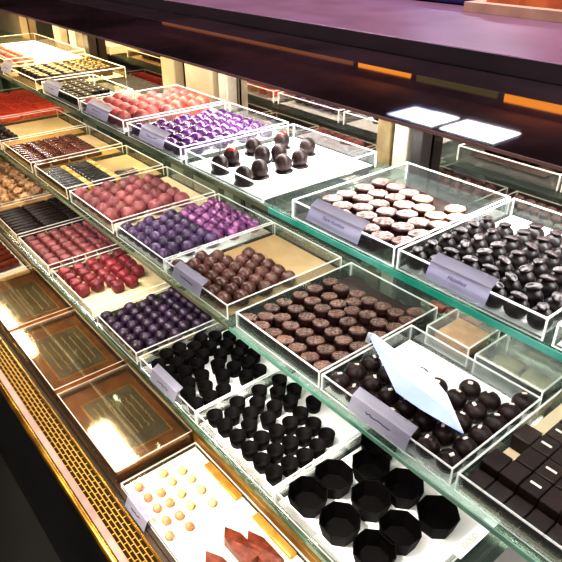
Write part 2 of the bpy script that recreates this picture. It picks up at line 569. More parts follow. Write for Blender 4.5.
# ------------------------------------------------------------------ glass shelves
def shelf(x0, x1, y0, y1, ztop, edge, th, label):
    t = empty('glass_shelf', (x0, y0, ztop))
    tag(t, label, 'glass shelf', 'glass shelves of the display case')
    w, d = x1 - x0, y1 - y0
    bm = B(); box(bm, 0, w, 0.0022, d, -th, 0); obj('glass_sheet', bm, M['glass'], t)
    bm = B(); box(bm, 0, w, 0, 0.002, -th, 0); bevel(bm, 0.0007, 1); obj('polished_edge', bm, edge, t)
    bm = B()
    for k in (0.012, w - 0.03):
        box(bm, k, k + 0.018, d - 0.03, d, -th - 0.006, -th - 0.0003)
    obj('bracket', bm, M['alu'], t)
shelf(-0.724, XR, 0.5655, 0.868, ZA, M['edge_a'], 0.010, 'upper right glass shelf with bright teal front edge')
shelf(-3.2, -0.7262, 0.5655, 0.868, ZA, M['edge_olive'], 0.010, 'upper left glass shelf, ending beside the white cherry tray')
shelf(-0.726, XR, 0.478, 0.868, ZB, M['edge_b'], 0.009, 'middle right glass shelf with deep teal front edge')
shelf(-3.2, -0.728, 0.478, 0.868, ZB, M['edge_olive'], 0.009, 'middle left glass shelf carrying plum and pink truffle trays')
shelf(-3.2, XR, 0.402, 0.868, ZC, M['edge_c'], 0.010, 'lowest glass shelf with dark green edge above the gold boxes')


# ------------------------------------------------------------------ trays
def tray(x0, x1, y0, y1, z, label, liner=None, h=TH, mat=None, group='acrylic trays on the glass shelves', liner_rect=None, name='acrylic_tray', lid=False):
    w, d = x1 - x0, y1 - y0
    t = empty(name, (x0, y0, z + 0.0006))
    tag(t, label, 'tray', group)
    k = 0.002
    bm = B()
    box(bm, 0, w, 0, d, 0, k)
    box(bm, 0, w, 0, k, k, h - 0.002); box(bm, 0, w, d - k, d, k, h - 0.002)
    box(bm, 0, k, k, d - k, k, h - 0.002); box(bm, w - k, w, k, d - k, k, h - 0.002)
    if lid:
        box(bm, 0, w, 0, d, h, h + 0.002, 1)
    obj('tray_shell', bm, [mat or M['acrylic'], M['lid']], t)
    e = 0.0022
    bm = B()
    zz0, zz1 = h - 0.002, h
    box(bm, 0, w, 0, e, zz0, zz1); box(bm, 0, w, d - e, d, zz0, zz1)
    box(bm, 0, e, e, d - e, zz0, zz1); box(bm, w - e, w, e, d - e, zz0, zz1)
    for cx in (-0.0002, w - 0.0018):
        for cy in (-0.0002, d - 0.0018):
            box(bm, cx, cx + 0.002, cy, cy + 0.002, 0, zz0)
    box(bm, 0, w, -0.0003, 0.0012, 0, 0.0016)
    obj('tray_rim', bm, M['rim'], t)
    if liner is not None:
        a, b_, c, dd = liner_rect or (0.004, w - 0.004, 0.004, d - 0.004)
        bm = B(); box(bm, a, b_, c, dd, k + 0.0002, k + 0.0008); obj('base_liner', bm, liner, t)
    return t


def text_mesh(body, size, mat, parent, loc, rot=(0, 0, 0), name='lettering', shear=0.25):
    cu = bpy.data.curves.new(name, 'FONT')
    cu.body = body
    cu.size = size
    cu.align_x = 'CENTER'
    cu.align_y = 'CENTER'
    cu.shear = shear
    cu.extrude = 0.0001
    tmp = bpy.data.objects.new('tmp', cu)
    COL.objects.link(tmp)
    dg = bpy.context.evaluated_depsgraph_get()
    me = bpy.data.meshes.new_from_object(tmp.evaluated_get(dg))
    bpy.data.objects.remove(tmp)
    me.name = name
    me.materials.clear()
    me.materials.append(mat)
    o = bpy.data.objects.new(name, me)
    COL.objects.link(o)
    o.parent = parent
    o.location = loc
    o.rotation_euler = rot
    return o


def scribble(n, w, h, r=0.0004):
    """A line of unreadable handwriting."""
    bm = B()
    pts = []
    for i in range(n):
        u = i / (n - 1)
        pts.append((-w / 2 + u * w, random.uniform(-h / 2, h / 2) * (1 if i % 2 else -0.6), 0))
    tube(bm, pts, r, 4)
    return bm


def price_card(xc, yf, z, w, label, body=None, hh=0.021, size=0.0075, rim=None):
    """Label card folded over a tray's front rim: the face hangs outside, the top flap leans back over the tray."""
    zr = z + (TH if rim is None else rim) + 0.0006
    t = empty('label_card', (xc, yf - 0.001, zr))
    tag(t, label, 'label card', 'label cards on the tray fronts')
    bm = B()
    prof = [(-0.0105, -0.0145), (-0.0015, 0.0065), (0.0125, 0.0135)]
    lo = [[bm.verts.new((sx * w / 2, p[0], p[1])) for p in prof] for sx in (-1, 1)]
    for k in range(len(prof) - 1):
        bm.faces.new((lo[0][k], lo[1][k], lo[1][k + 1], lo[0][k + 1]))
    bmesh.ops.solidify(bm, geom=bm.faces[:], thickness=-0.0007)
    obj('card', bm, M['card'], t)
    a, b_ = Vector((0, prof[0][0], prof[0][1])), Vector((0, prof[1][0], prof[1][1]))
    mid = a * 0.42 + b_ * 0.58
    ang = math.atan2((b_ - a).z, (b_ - a).y)
    nrm = Vector((0, -math.sin(ang), math.cos(ang)))
    if body:
        text_mesh(body, size, M['ink'], t, mid + nrm * 0.0014, (ang, 0, 0))
    else:
        o = obj('lettering', scribble(13, w * 0.42, 0.0045, 0.0006), M['ink'], t)
        o.location = mid + nrm * 0.0016
        o.rotation_euler = (ang, 0, 0)
    return t


# ------------------------------------------------------------------ confectionery prototypes (base at z = 0)
def ball_bm(r, n=16, m=9, sq=1.0, flat=0.3, wob=0.0):
    bm = B()
    prof = []
    for i in range(m + 1):
        a = PI * i / m
        z = -math.cos(a) * r * sq
        if z < -r * sq * (1 - flat):
            z = -r * sq * (1 - flat)
        prof.append((max(r * math.sin(a), 0.0), z + r * sq * (1 - flat)))
    prof[0] = (0, 0)
    prof[-1] = (0, prof[-1][1])
    lathe(bm, prof, n, caps=False)
    if wob:
        for v in bm.verts:
            v.co *= 1 + random.uniform(-wob, wob)
    return bm


def proto_ball(name, r, m, sq=0.95, wob=0.02, flat=0.25):
    return obj(name, ball_bm(r, 16, 10, sq, flat, wob), m, smooth=True)


def proto_oval(name, rx, ry, h, side, top):
    t = empty(name)
    bm = B()
    lathe(bm, [(0.86, 0), (0.97, h * 0.35), (1.0, h * 0.8), (0.97, h)], 24, rx, ry, 0.03, 12)
    obj('chocolate_body', bm, side, t, smooth=True)
    bm = B()
    z = h + 0.0002
    lathe(bm, [(0.95, z), (0.90, z + 0.0012), (0.6, z + 0.0022), (0.3, z + 0.0027), (0, z + 0.0028)], 24, rx, ry, 0.02, 12, caps=False)
    for v in bm.verts:                          # ribs of a leaf print
        if v.co.z > z + 0.0005:
            v.co.z += 0.0009 * math.sin(v.co.x * 2 * PI / (rx * 0.42))
    obj('ribbed_top', bm, top, t, smooth=False)
    return t


def proto_bean(name):
    t = empty(name)
    obj('truffle_ball', ball_bm(0.0145, 16, 10, 0.98, 0.22, 0.008), M['black'], t, smooth=True)
    bm = B()
    n, m = 16, 8
    prof = [(max(math.sin(PI * i / m), 0), -math.cos(PI * i / m)) for i in range(m + 1)]
    lathe(bm, prof, n, caps=False)
    for v in bm.verts:
        v.co.x *= 0.0105; v.co.y *= 0.0072; v.co.z *= 0.0034
        if v.co.z > 0 and abs(v.co.y) < 0.0022:
            v.co.z -= 0.0016
    o = obj('coffee_bean', bm, M['bean'], t, (0, 0, 0.0268), smooth=True)
    o.rotation_euler = (0.12, -0.1, 0)
    return t


def proto_cup(name, rt, rb, h, n, m, wall=0.0014, rot=0.0):
    bm = B()
    lathe(bm, [(0, 0), (rb, 0), (rt, h), (rt - wall, h), (rb - wall, 0.004), (0, 0.004)], n, caps=False, rot=rot)
    return obj(name, bm, m, smooth=(n > 10))


def proto_cube(name, a, b, h, m, bev=0.003, seg=2, wob=0.0):
    bm = B()
    box(bm, -a / 2, a / 2, -b / 2, b / 2, 0, h)
    bevel(bm, bev, seg)
    if wob:
        for v in bm.verts:
            v.co.x += random.uniform(-wob, wob); v.co.y += random.uniform(-wob, wob)
            if v.co.z > h * 0.3:
                v.co.z += random.uniform(-wob, wob)
    return obj(name, bm, m, smooth=True)


def px_spots(pts, z):
    return [at(px, py, z) for px, py in pts]


def relax(spots, d, x0, x1, y0, y1, r, it=60):
    """Nudge crowded spots apart until none are nearer than d, keeping them within the tray."""
    P_ = [list(s) for s in spots]
    for _ in range(it):
        for i in range(len(P_)):
            for j in range(i):
                dx, dy = P_[i][0] - P_[j][0], P_[i][1] - P_[j][1]
                q = math.hypot(dx, dy)
                if q < d:
                    if q < 1e-6:
                        dx, dy, q = 1e-4, 0, 1e-4
                    k = (d - q) / 2 / q * 1.02
                    P_[i][0] += dx * k; P_[i][1] += dy * k; P_[j][0] -= dx * k; P_[j][1] -= dy * k
        for p in P_:
            p[0] = min(max(p[0], x0 + r), x1 - r); p[1] = min(max(p[1], y0 + r), y1 - r)
    return thin([tuple(p) for p in P_], d * 0.97)


def inside(spots, x0, x1, y0, y1, r):
    return [(min(max(x, x0 + r), x1 - r), min(max(y, y0 + r), y1 - r)) for x, y in spots]


# ================================================================== UPPER SHELF
YA0, YA1 = 0.570, 0.842
zA = ZA + 0.0006 + 0.003
# almond-shaped pralines
ax0, ax1 = -0.668, -0.458
tray(ax0, ax1, YA0, YA1, ZA, 'clear acrylic tray of pale-topped oval pralines on upper shelf', M['dark'], liner_rect=(0.004, 0.165, 0.004, 0.235))  # dark liner paints in the shade between the pralines
pts = [(332.8, 197.5), (345.7, 191.3), (365.6, 186.4), (381, 180), (342.8, 202.7), (360.6, 196.6), (378.4, 191.3), (394.8, 185), (357, 207.7), (374, 201.7), (392.6, 196.3), (369, 213.4), (387, 207.7),
       (387.6, 220.5), (371, 227.6), (386, 234.8), (406.4, 190), (405, 202), (424, 207.7), (406.4, 214), (422.8, 220.6), (442, 214), (455.5, 207.5), (403.5, 226), (422, 197), (420, 232.7), (440.6, 226), (459, 219), (403.5, 240.5),
       (355, 219), (341, 212), (327, 205)]
sp = relax(thin(px_spots(pts, ZA + 0.022), 0.012), 0.0312, ax0, ax1, YA0, YA1, 0.0185)
orange = [s for s in sp if s[0] > -0.56 and s[1] > 0.70]
plain = [s for s in sp if s not in orange]
pr = proto_oval('oval_praline', 0.0170, 0.0138, 0.0165, M['oval_side'], M['oval_top'])
spread(pr, plain, zA, 'oval dark praline with whitish ribbed top', 'praline', 'pale topped oval pralines on the upper shelf', 0.036, rot=0.85)
pr = proto_oval('oval_praline', 0.0170, 0.0138, 0.0165, M['oval_side'], M['oval_top_o'])
spread(pr, orange, zA, 'oval praline with orange top at tray back', 'praline', 'orange topped oval pralines on the upper shelf', 0.036, rot=0.85)
price_card(-0.568, YA0, ZA, 0.108, 'lavender label card on the tray of pale-topped oval pralines', 'Dark Hazelnut', hh=0.026)

# coffee bean truffles
bx0, bx1 = -0.452, -0.239
tray(bx0, bx1, YA0, YA1, ZA, 'clear acrylic tray of black coffee-bean truffles on upper shelf', M['paper'])
sp = [(bx0 + 0.0172 + 0.0298 * i, YA0 + 0.019 + 0.0312 * j) for j in range(8) for i in range(7) if not ((j == 7 and i < 5) or (j == 6 and i < 2))]
spread(proto_bean('coffee_bean_truffle'), sp, zA, 'black truffle topped with coffee bean', 'truffle', 'coffee bean truffles in the upper tray', 0.0312, jit=0.0002)
price_card(-0.353, YA0, ZA, 0.088, 'lavender label card on the tray of coffee-bean truffles', 'Hazelnut', hh=0.034, size=0.0075)

# next tray to the right, only its corner shows
nx0, nx1 = -0.228, -0.012
tray(nx0, nx1, YA0, YA1, ZA, 'clear acrylic tray with white liner right of the coffee-bean truffles', M['paper'])
sp = [(nx0 + 0.03 + 0.032 * i, YA0 + 0.05 + 0.032 * j) for i in range(6) for j in range(6)]
spread(proto_cube('gold_praline', 0.022, 0.022, 0.014, M['gold_bar'], 0.003), sp[:6], zA, 'small gold square praline in the far right upper tray', 'praline', 'gold square pralines on the upper shelf', 0.032, rot=0.0)

# cherries on white
wx0, wx1 = -0.984, -0.742
tray(wx0, wx1, YA0, YA1, ZA, 'clear acrylic tray with white paper and a few dipped cherries', M['paper'])
def proto_cherry(red, stem):
    t = empty('dipped_cherry')
    bm = ball_bm(0.0162, 18, 11, 1.12, 0.18, 0.015)
    obj('chocolate_coat', bm, M['dark'], t, smooth=True)
    bm = B(); lathe(bm, [(0.019, 0), (0.0185, 0.0015), (0.012, 0.0025)], 16, 1, 0.9); obj('chocolate_foot', bm, M['dark'], t, smooth=True)
    if red:
        bm = B(); lathe(bm, [(0.0, 0.0245), (0.0118, 0.0265), (0.0095, 0.031), (0.005, 0.0335), (0, 0.034)], 14, caps=False)
        o = obj('bare_fruit', bm, M['cherry'], t, smooth=True)
    if stem:
        bm = B(); tube(bm, [(0, 0, 0.031), (0.001, 0.0015, 0.039), (-0.002, 0.004, 0.048)], 0.0007, 6); obj('stem', bm, M['stem'], t, smooth=True)
    return t
pts = [(220, 170), (232, 162), (242, 182), (260, 175), (262, 160), (253, 152), (282, 146), (279, 158), (284, 169), (307, 152), (300, 164)]
cl = ['dark dipped cherry leftmost on white paper', 'dipped cherry with red side showing behind the leftmost one', 'dipped cherry nearest the front rim of white tray', 'large dipped cherry second nearest the front rim',
      'dipped cherry in middle of the white tray, left pair', 'dipped cherry leaning in left pair, lighter top', 'reddish dipped cherry farthest back on white paper', 'dipped cherry in middle of the white tray, central column',
      'dipped cherry at front of the central column', 'caramel brown dipped cherry at right back', 'dipped cherry with stem at far right front']
kinds = {}
for i, (px, py) in enumerate(pts):
    x, y = at(px, py, zA + 0.004)
    y = max(y, YA0 + 0.022)
    key = (i in (1, 6), i in (0, 10))
    if key not in kinds:
        o = kinds[key] = proto_cherry(*key)
        o.location = (x, y, zA)
    else:
        o = dup(kinds[key], (x, y, zA), random.uniform(0, 6.28), (0.06 * (i % 3 - 1), 0.06 * ((i + 1) % 3 - 1)))
    tag(o, cl[i], 'dipped cherry', 'dipped cherries on white paper')

# purple foil truffles
px0, px1 = -1.222, -1.0
tray(px0, px1, YA0, YA1, ZA, 'clear acrylic tray of shiny purple truffles on upper shelf', M['paper'])
sp = hexgrid(px0 + 0.018, px1 - 0.018, YA0 + 0.02, YA1 - 0.02, 0.0335, 0.0292)
spread(proto_ball('purple_truffle', 0.0162, M['purple'], 0.88), sp, zA, 'shiny marbled purple truffle', 'truffle', 'shiny purple truffles on the upper shelf', 0.0292, jit=0.0004)
price_card(-1.10, YA0, ZA, 0.10, 'lavender label card on the shiny purple truffle tray', None, hh=0.027)

# pink truffles
kx0, kx1 = -1.468, -1.24
tray(kx0, kx1, YA0, YA1, ZA, 'clear acrylic tray of pink and red truffles on upper shelf', M['paper'])
sp = hexgrid(kx0 + 0.02, kx1 - 0.02, YA0 + 0.023, YA1 - 0.022, 0.0405, 0.0355, skip=lambda x, y: x < kx0 + 0.05 and y > YA0 + 0.11)
back = [s for s in sp if s[1] > YA0 + 0.15 and s[0] > kx0 + 0.11]
front = [s for s in sp if s not in back]
spread(proto_ball('pink_truffle', 0.0195, M['pink'], 1.05), front, zA, 'dusty pink round truffle', 'truffle', 'pink truffles on the upper shelf', 0.0355, jit=0.0004)
spread(proto_ball('salmon_truffle', 0.0195, M['salmon'], 1.1), back, zA, 'bright salmon red truffle at tray back', 'truffle', 'salmon truffles on the upper shelf', 0.0355, jit=0.0004)
price_card(-1.355, YA0, ZA, 0.115, 'lavender label card on the upper pink truffle tray', None, hh=0.027)

# dark squares
dx0, dx1 = -1.732, -1.49
tray(dx0, dx1, 0.575, 0.725, ZA, 'shallow clear tray of small dark bonbons on upper shelf', M['cream'])
def proto_speck():
    t = empty('dark_bonbon')
    bm = B(); box(bm, -0.0132, 0.0132, -0.0132, 0.0132, 0, 0.02); bevel(bm, 0.003, 2); obj('bonbon_body', bm, M['cup'], t, smooth=True)
    bm = B(); box(bm, -0.002, 0.002, -0.0014, 0.0014, 0.0201, 0.0216); bevel(bm, 0.0006, 1); obj('white_nib', bm, M['nib'], t)
    return t
sp = [(dx0 + 0.022 + 0.028 * i, 0.595 + 0.028 * j) for j in range(4) for i in range(8) if not (j > 1 and i > 5)]
spread(proto_speck(), sp, zA, 'small black bonbon with white nib', 'bonbon', 'black bonbons in the upper shallow tray', 0.028, rot=0.0, jit=0.0002)
for o in scene.objects:
    if o.name.startswith('dark_bonbon'):
        o.rotation_euler = (0, 0, 0)
price_card(-1.645, 0.575, ZA, 0.10, 'lavender label card on the shallow dark bonbon tray', None, hh=0.034)

# gold striped
gx0, gx1 = -2.05, -1.765
tray(gx0, gx1, YA0, YA1, ZA, 'clear acrylic tray of gold-striped chocolates under warm light', M['cream'], mat=M['acrylic_warm'])
def proto_gold():
    t = empty('gold_striped_chocolate')
    bm = B(); box(bm, -0.0135, 0.0135, -0.0165, 0.0165, 0, 0.026); bevel(bm, 0.005, 2); obj('chocolate_body', bm, M['dark'], t, smooth=True)
    for k in (-0.0065, 0.0065):
        bm = B(); box(bm, -0.0085, 0.0085, k - 0.0014, k + 0.0014, 0.0261, 0.0272); obj('gold_stripe', bm, M['gold_stripe'], t)
    return t
sp = [(gx0 + 0.075 + 0.0325 * i, YA0 + 0.04 + 0.0385 * j) for j in range(6) for i in range(6)]
spread(proto_gold(), sp, zA, 'dark chocolate with gold stripes', 'chocolate', 'gold striped chocolates on the upper shelf', 0.0385, rot=0.0, jit=0.0002)
price_card(-1.985, YA0, ZA, 0.085, 'lavender label card on the gold-striped chocolate tray', None, hh=0.034)

# farthest: white paper with pink pieces along its front
fx0, fx1 = -2.60, -2.12
tray(fx0, fx1, YA0 + 0.03, 0.872, ZA, 'farthest clear tray with white paper and a row of pink pieces', M['paper'], mat=M['acrylic_warm'])
sp = [(fx0 + 0.03 + 0.034 * i + 0.01, 0.625 + 0.034 * j) for j in range(3) for i in range(13)]
spread(proto_ball('rose_bonbon', 0.0145, M['pink'], 0.8), sp, zA, 'rosy pink bonbon beside white paper', 'bonbon', 'rosy bonbons in the farthest upper tray', 0.034, jit=0.001)

# ================================================================== MIDDLE SHELF
YB0, YB1 = 0.4885, 0.7655
zB = ZB + 0.0006 + 0.003
# oval pralines
mx0, mx1 = -0.718, -0.508
tray(mx0, mx1, YB0, YB1, ZB, 'clear acrylic tray of brown oval pralines on middle shelf', M['dark'])
pts = [(255.7, 313.5), (262, 323), (273.5, 331), (268.5, 308.5), (279, 315.6), (290.6, 323.5), (285, 338), (284, 300.7), (296, 307), (307, 315), (304.8, 330.6), (297, 345.5), (316, 339), (310, 355), (323, 364), (300.5, 293),
       (312.6, 299), (322.6, 306.4), (321, 321.3), (327, 347.7), (330.3, 279.6), (315.3, 286.7), (341, 286), (330.3, 295), (341, 301), (336.7, 312), (354.8, 308), (357.4, 292.4), (368.7, 299.3), (382, 304), (396, 310.6),
       (416, 310), (408.7, 318.7), (368.7, 313.8), (382, 320.8), (395.8, 327), (348.4, 319.5), (358, 328.7), (333.5, 330), (346.3, 339.4), (380.5, 334.7), (360, 345.8), (343, 355.4), (246, 312), (352, 301)]
sp = relax(thin(px_spots(pts, ZB + 0.024), 0.012), 0.0284, mx0, mx1, YB0, YB1, 0.0165)
pr = proto_oval('oval_praline', 0.0154, 0.0117, 0.0175, M['oval_side'], M['oval_top_b'])
spread(pr, sp, zB, 'brown oval praline with leaf-printed top', 'praline', 'brown oval pralines on the middle shelf', 0.033, rot=0.7)
bm = B(); box(bm, -0.004, 0.004, -0.0004, 0.0004, 0, 0.026)
o = obj('paper_tab', bm, M['paper'], None, at(367, 343, ZB + 0.022) + (ZB + 0.0225,), rotz=0.6)
o.rotation_euler = (0.25, 0.2, 0.6)
tag(o, 'small white paper tab sticking up among brown oval pralines', 'paper tab')

# truffles under the blue reflection sheet
tx0, tx1 = -0.503, -0.269
tray(tx0, tx1, YB0, 0.690, ZB, 'clear acrylic tray of dark round truffles on middle shelf', M['paper'])
sp = [(tx0 + 0.0195 + 0.0327 * i, YB0 + 0.0195 + 0.0338 * j) for j in range(6) for i in range(7) if j <= 2 + 0.5 * i]
def proto_truffle():
    t = empty('dark_truffle')
    obj('truffle_ball', ball_bm(0.0161, 18, 11, 0.95, 0.2, 0.01), M['dark'], t, smooth=True)
    bm = B(); box(bm, -0.0034, 0.0034, -0.0022, 0.0022, 0, 0.0018); bevel(bm, 0.0005, 1)
    o = obj('nut_speck', bm, M['nib'], t, (0.001, -0.003, 0.0268)); o.rotation_euler = (0.3, 0, 0.4)
    return t
spread(proto_truffle(), sp, zB, 'dark round truffle with pale nut speck', 'truffle', 'dark round truffles on the middle shelf', 0.034)
price_card(-0.385, YB0, ZB, 0.104, 'lavender label card on the dark round truffle tray', None, hh=0.036, size=0.008)

# pale blue glass reflection, modelled as a sheet resting on the rims
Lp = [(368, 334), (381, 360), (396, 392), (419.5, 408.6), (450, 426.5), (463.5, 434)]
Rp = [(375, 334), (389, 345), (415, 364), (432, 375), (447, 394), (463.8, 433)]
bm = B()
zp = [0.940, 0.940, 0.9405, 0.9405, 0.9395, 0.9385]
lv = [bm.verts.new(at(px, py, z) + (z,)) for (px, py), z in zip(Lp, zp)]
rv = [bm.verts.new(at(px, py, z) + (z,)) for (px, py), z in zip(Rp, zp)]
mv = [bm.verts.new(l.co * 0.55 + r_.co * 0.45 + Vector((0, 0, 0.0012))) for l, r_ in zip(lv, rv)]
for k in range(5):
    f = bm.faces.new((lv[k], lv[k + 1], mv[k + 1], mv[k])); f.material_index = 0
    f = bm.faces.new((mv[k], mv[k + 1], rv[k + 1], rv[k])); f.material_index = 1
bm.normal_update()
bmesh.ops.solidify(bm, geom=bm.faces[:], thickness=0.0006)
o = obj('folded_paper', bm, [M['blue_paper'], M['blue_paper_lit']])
tag(o, 'pale blue-white pointed folded paper lying across the dark truffles', 'paper')

# little lidded boxes behind the truffles
def lidded(x0, x1, y0, y1, z, label, h=0.036):
    return tray(x0, x1, y0, y1, z, label, None, h, group='small lidded boxes behind the truffles', name='lidded_box', lid=True)
lidded(-0.480, -0.398, 0.700, 0.785, ZB, 'small clear box with tan block behind the dark truffles')
o = proto_cube('tan_block', 0.062, 0.066, 0.022, M['tan_block'], 0.002, 2); o.location = (-0.439, 0.742, zB)
tag(o, 'square tan nougat block inside the small clear box', 'nougat block')
lidded(-0.384, -0.272, 0.695, 0.790, ZB, 'long clear box with olive bars behind the dark truffles')
pr = proto_cube('olive_bar', 0.045, 0.026, 0.014, M['green_bar'], 0.003, 2)
pr.location = (-0.352, 0.745, zB); tag(pr, 'pale olive bar at left in the long clear box', 'bar', 'olive bars')
o = dup(pr, (-0.302, 0.742, zB), 0.05); o['label'] = 'pale olive bar at right in the long clear box'
pr = proto_cube('pink_slab', 0.03, 0.016, 0.012, M['rust'], 0.003, 2)
for i, (x, y) in enumerate(((-0.56, 0.788), (-0.525, 0.79), (-0.49, 0.795))):
    o = pr if i == 0 else dup(pr, (0, 0, 0))
    o.location = (x + 0.03, y + 0.01, zB - 0.003)
    tag(o, ['left', 'middle', 'right'][i] + ' rusty pink slab behind the oval praline tray', 'slab', 'rusty slabs behind the trays')

# dark squares
sx0, sx1 = -0.262, -0.045
tray(sx0, sx1, YB0, YB1, ZB, 'clear acrylic tray of dark chocolate squares on middle shelf', M['cream'])
sp = []
for j in range(7):
    for i in range(8):
        x, y = sx0 + 0.0165 + 0.0262 * i, YB0 + 0.024 + 0.0345 * j
        if (i, j) in ((0, 2), (0, 4), (0, 5), (0, 6), (1, 6), (2, 4)):
            continue
        sp.append((x, y))
low = [s for s in sp if s[0] < sx0 + 0.03 and s[1] < YB0 + 0.05 or s[1] < YB0 + 0.03]
nibbed = [s for k, s in enumerate(sp) if k % 7 == 3 and s not in low]
plain = [s for s in sp if s not in nibbed and s not in low]
def proto_square(nib, hs=0.024):
    t = empty('chocolate_square')
    bm = B(); box(bm, -0.0125, 0.0125, -0.0164, 0.0164, 0, hs); bevel(bm, 0.0016, 2); obj('square_body', bm, M['dark'], t)
    if nib:
        bm = B(); box(bm, -0.007, 0.007, -0.0018, 0.0018, hs + 0.0001, hs + 0.0018); bevel(bm, 0.0006, 1); obj('white_nib', bm, M['nib'], t)
    return t
spread(proto_square(False), plain, zB, 'plain dark chocolate square', 'chocolate square', 'dark chocolate squares on the middle shelf', 0.0345, rot=0.0, jit=0.0002)
spread(proto_square(False, 0.0125), low, zB, 'low single-layer chocolate square', 'chocolate square', 'low chocolate squares on the middle shelf', 0.0345, rot=0.0)
for o in spread(proto_square(True), nibbed, zB, 'dark chocolate square with white nib', 'chocolate square', 'nibbed chocolate squares on the middle shelf', 0.0345, rot=0.0):
    pass
for o in scene.objects:
    if o.name.startswith('chocolate_square'):
        o.rotation_euler = (0, 0, 0.0)

# brown truffles, half a tray
rx0, rx1 = -0.957, -0.744
tray(rx0, rx1, YB0, YB1, ZB, 'clear acrylic tray half full of brown truffles on middle shelf', M['tan_sheet'])
sp = hexgrid(rx0 + 0.017, rx1 - 0.017, YB0 + 0.019, YB0 + 0.160, 0.0315, 0.0278, skip=lambda x, y: y > YB0 + 0.112 and x < rx0 + 0.06)
spread(proto_ball('brown_truffle', 0.0152, M['milk'], 1.05, 0.03), sp, zB, 'brown ridged cocoa truffle', 'truffle', 'brown truffles on the middle shelf', 0.0278, jit=0.0003)
price_card(-0.865, YB0, ZB, 0.098, 'pale label card on the brown truffle tray', None, hh=0.034)

# plum truffles
ux0, ux1 = -1.174, -0.962
tray(ux0, ux1, YB0, YB1, ZB, 'clear acrylic tray heaped with plum truffles on middle shelf', M['paper'])
sp = hexgrid(ux0 + 0.017, ux1 - 0.017, YB0 + 0.019, YB1 - 0.02, 0.0325, 0.0285)
f_ = [s for s in sp if s[1] < YB0 + 0.155]
b_ = [s for s in sp if s not in f_]
spread(proto_ball('plum_truffle', 0.0157, M['plum'], 1.1, 0.03), f_, zB, 'dark plum round truffle', 'truffle', 'plum truffles on the middle shelf', 0.0285, jit=0.0003)
spread(proto_ball('violet_truffle', 0.0157, M['violet'], 1.05, 0.03), b_, zB, 'violet foil truffle at tray back', 'truffle', 'violet truffles on the middle shelf', 0.0285, jit=0.0003)

# pink truffles
ix0, ix1 = -1.425, -1.19
tray(ix0, ix1, YB0, YB1, ZB, 'clear acrylic tray of dusky pink truffles on middle shelf', M['cream'])
sp = hexgrid(ix0 + 0.02, ix1 - 0.02, YB0 + 0.023, YB0 + 0.215, 0.0405, 0.0355)
spread(proto_ball('dusky_truffle', 0.0195, M['pink_deep'], 1.0, 0.03), sp, zB, 'dusky pink truffle', 'truffle', 'dusky pink truffles on the middle shelf', 0.0355, jit=0.0004)

# batons with orange tips
ex0, ex1 = -1.665, -1.445
tray(ex0, ex1, YB0, YB1, ZB, 'clear acrylic tray of slate batons with orange tips', M['tan_sheet'], mat=M['acrylic_warm'])
def proto_baton():
    t = empty('chocolate_baton')
    bm = B(); box(bm, -0.0075, 0.0075, -0.036, 0.02, 0, 0.014); bevel(bm, 0.0025, 2); obj('baton_body', bm, M['navy_choc'], t)
    bm = B(); box(bm, -0.0072, 0.0072, 0.0202, 0.036, 0.0002, 0.0137); bevel(bm, 0.0025, 2); obj('orange_tip', bm, M['stick_tip'], t)
    return t
sp = [(ex0 + 0.02 + 0.0195 * i, YB0 + 0.045 + 0.077 * j) for j in range(3) for i in range(10) if not (j == 2 and i not in (7, 8))]
spread(proto_baton(), sp, zB, 'slate baton with orange tip', 'chocolate baton', 'batons on the middle shelf', 0.077, rot=0.0)
for o in scene.objects:
    if o.name.startswith('chocolate_baton'):
        o.rotation_euler = (0, 0, random.uniform(-0.02, 0.02))

# ridged dark bars
hx0, hx1 = -1.93, -1.69
tray(hx0, hx1, YB0, YB1, ZB, 'clear acrylic tray of small mahogany bars on middle shelf', M['tan_sheet'], mat=M['acrylic_warm'])
sp = [(hx0 + 0.018 + 0.0226 * i, YB0 + 0.035 + 0.052 * j) for j in range(4) for i in range(10)]
M['mahog'] = pbr('mahogany_bar', '#5a2b28', 0.22, '#3f1c1a', 60, bump=0.2, per=0.2, coat=0.4)
spread(proto_cube('mahogany_bar', 0.019, 0.046, 0.015, M['mahog'], 0.004, 2), sp, zB, 'glossy mahogany chocolate bar', 'chocolate bar', 'mahogany bars on the middle shelf', 0.052, rot=0.0)
for o in scene.objects:
    if o.name.startswith('mahogany_bar'):
        o.rotation_euler = (0, 0, random.uniform(-0.03, 0.03))

# near-empty tray and red bars farthest left
qx0, qx1 = -2.20, -1.95
tray(qx0, qx1, YB0, YB1, ZB, 'almost empty clear tray with a few dark pieces, middle shelf', M['tan_sheet'], mat=M['acrylic_warm'])
sp = [(qx0 + 0.04 + 0.036 * i, YB0 + 0.03 + 0.03 * j) for j in range(2) for i in range(5)]
spread(proto_cube('dark_nugget', 0.022, 0.022, 0.018, M['dark'], 0.005, 2, 0.001), sp, zB, 'dark nugget in the almost empty tray', 'chocolate nugget', 'dark nuggets on the middle shelf', 0.03)
vx0, vx1 = -2.62, -2.22
tray(vx0, vx1, YB0, 0.85, ZB, 'clear tray of bright red bars at far left, middle shelf', M['cream'], mat=M['acrylic_warm'])
sp = [(vx0 + 0.026 + 0.0385 * i, YB0 + 0.05 + 0.076 * j) for j in range(4) for i in range(10)]
spread(proto_cube('red_bar', 0.034, 0.07, 0.018, M['redbar'], 0.004, 2), sp, zB, 'bright red candy bar', 'candy bar', 'red bars on the middle shelf', 0.076, rot=0.0)
for o in scene.objects:
    if o.name.startswith('red_bar'):
        o.rotation_euler = (0, 0, 0)

# ================================================================== LOWEST SHELF
YC0, YC1 = 0.408, 0.672
zC = ZC + 0.0006 + 0.003
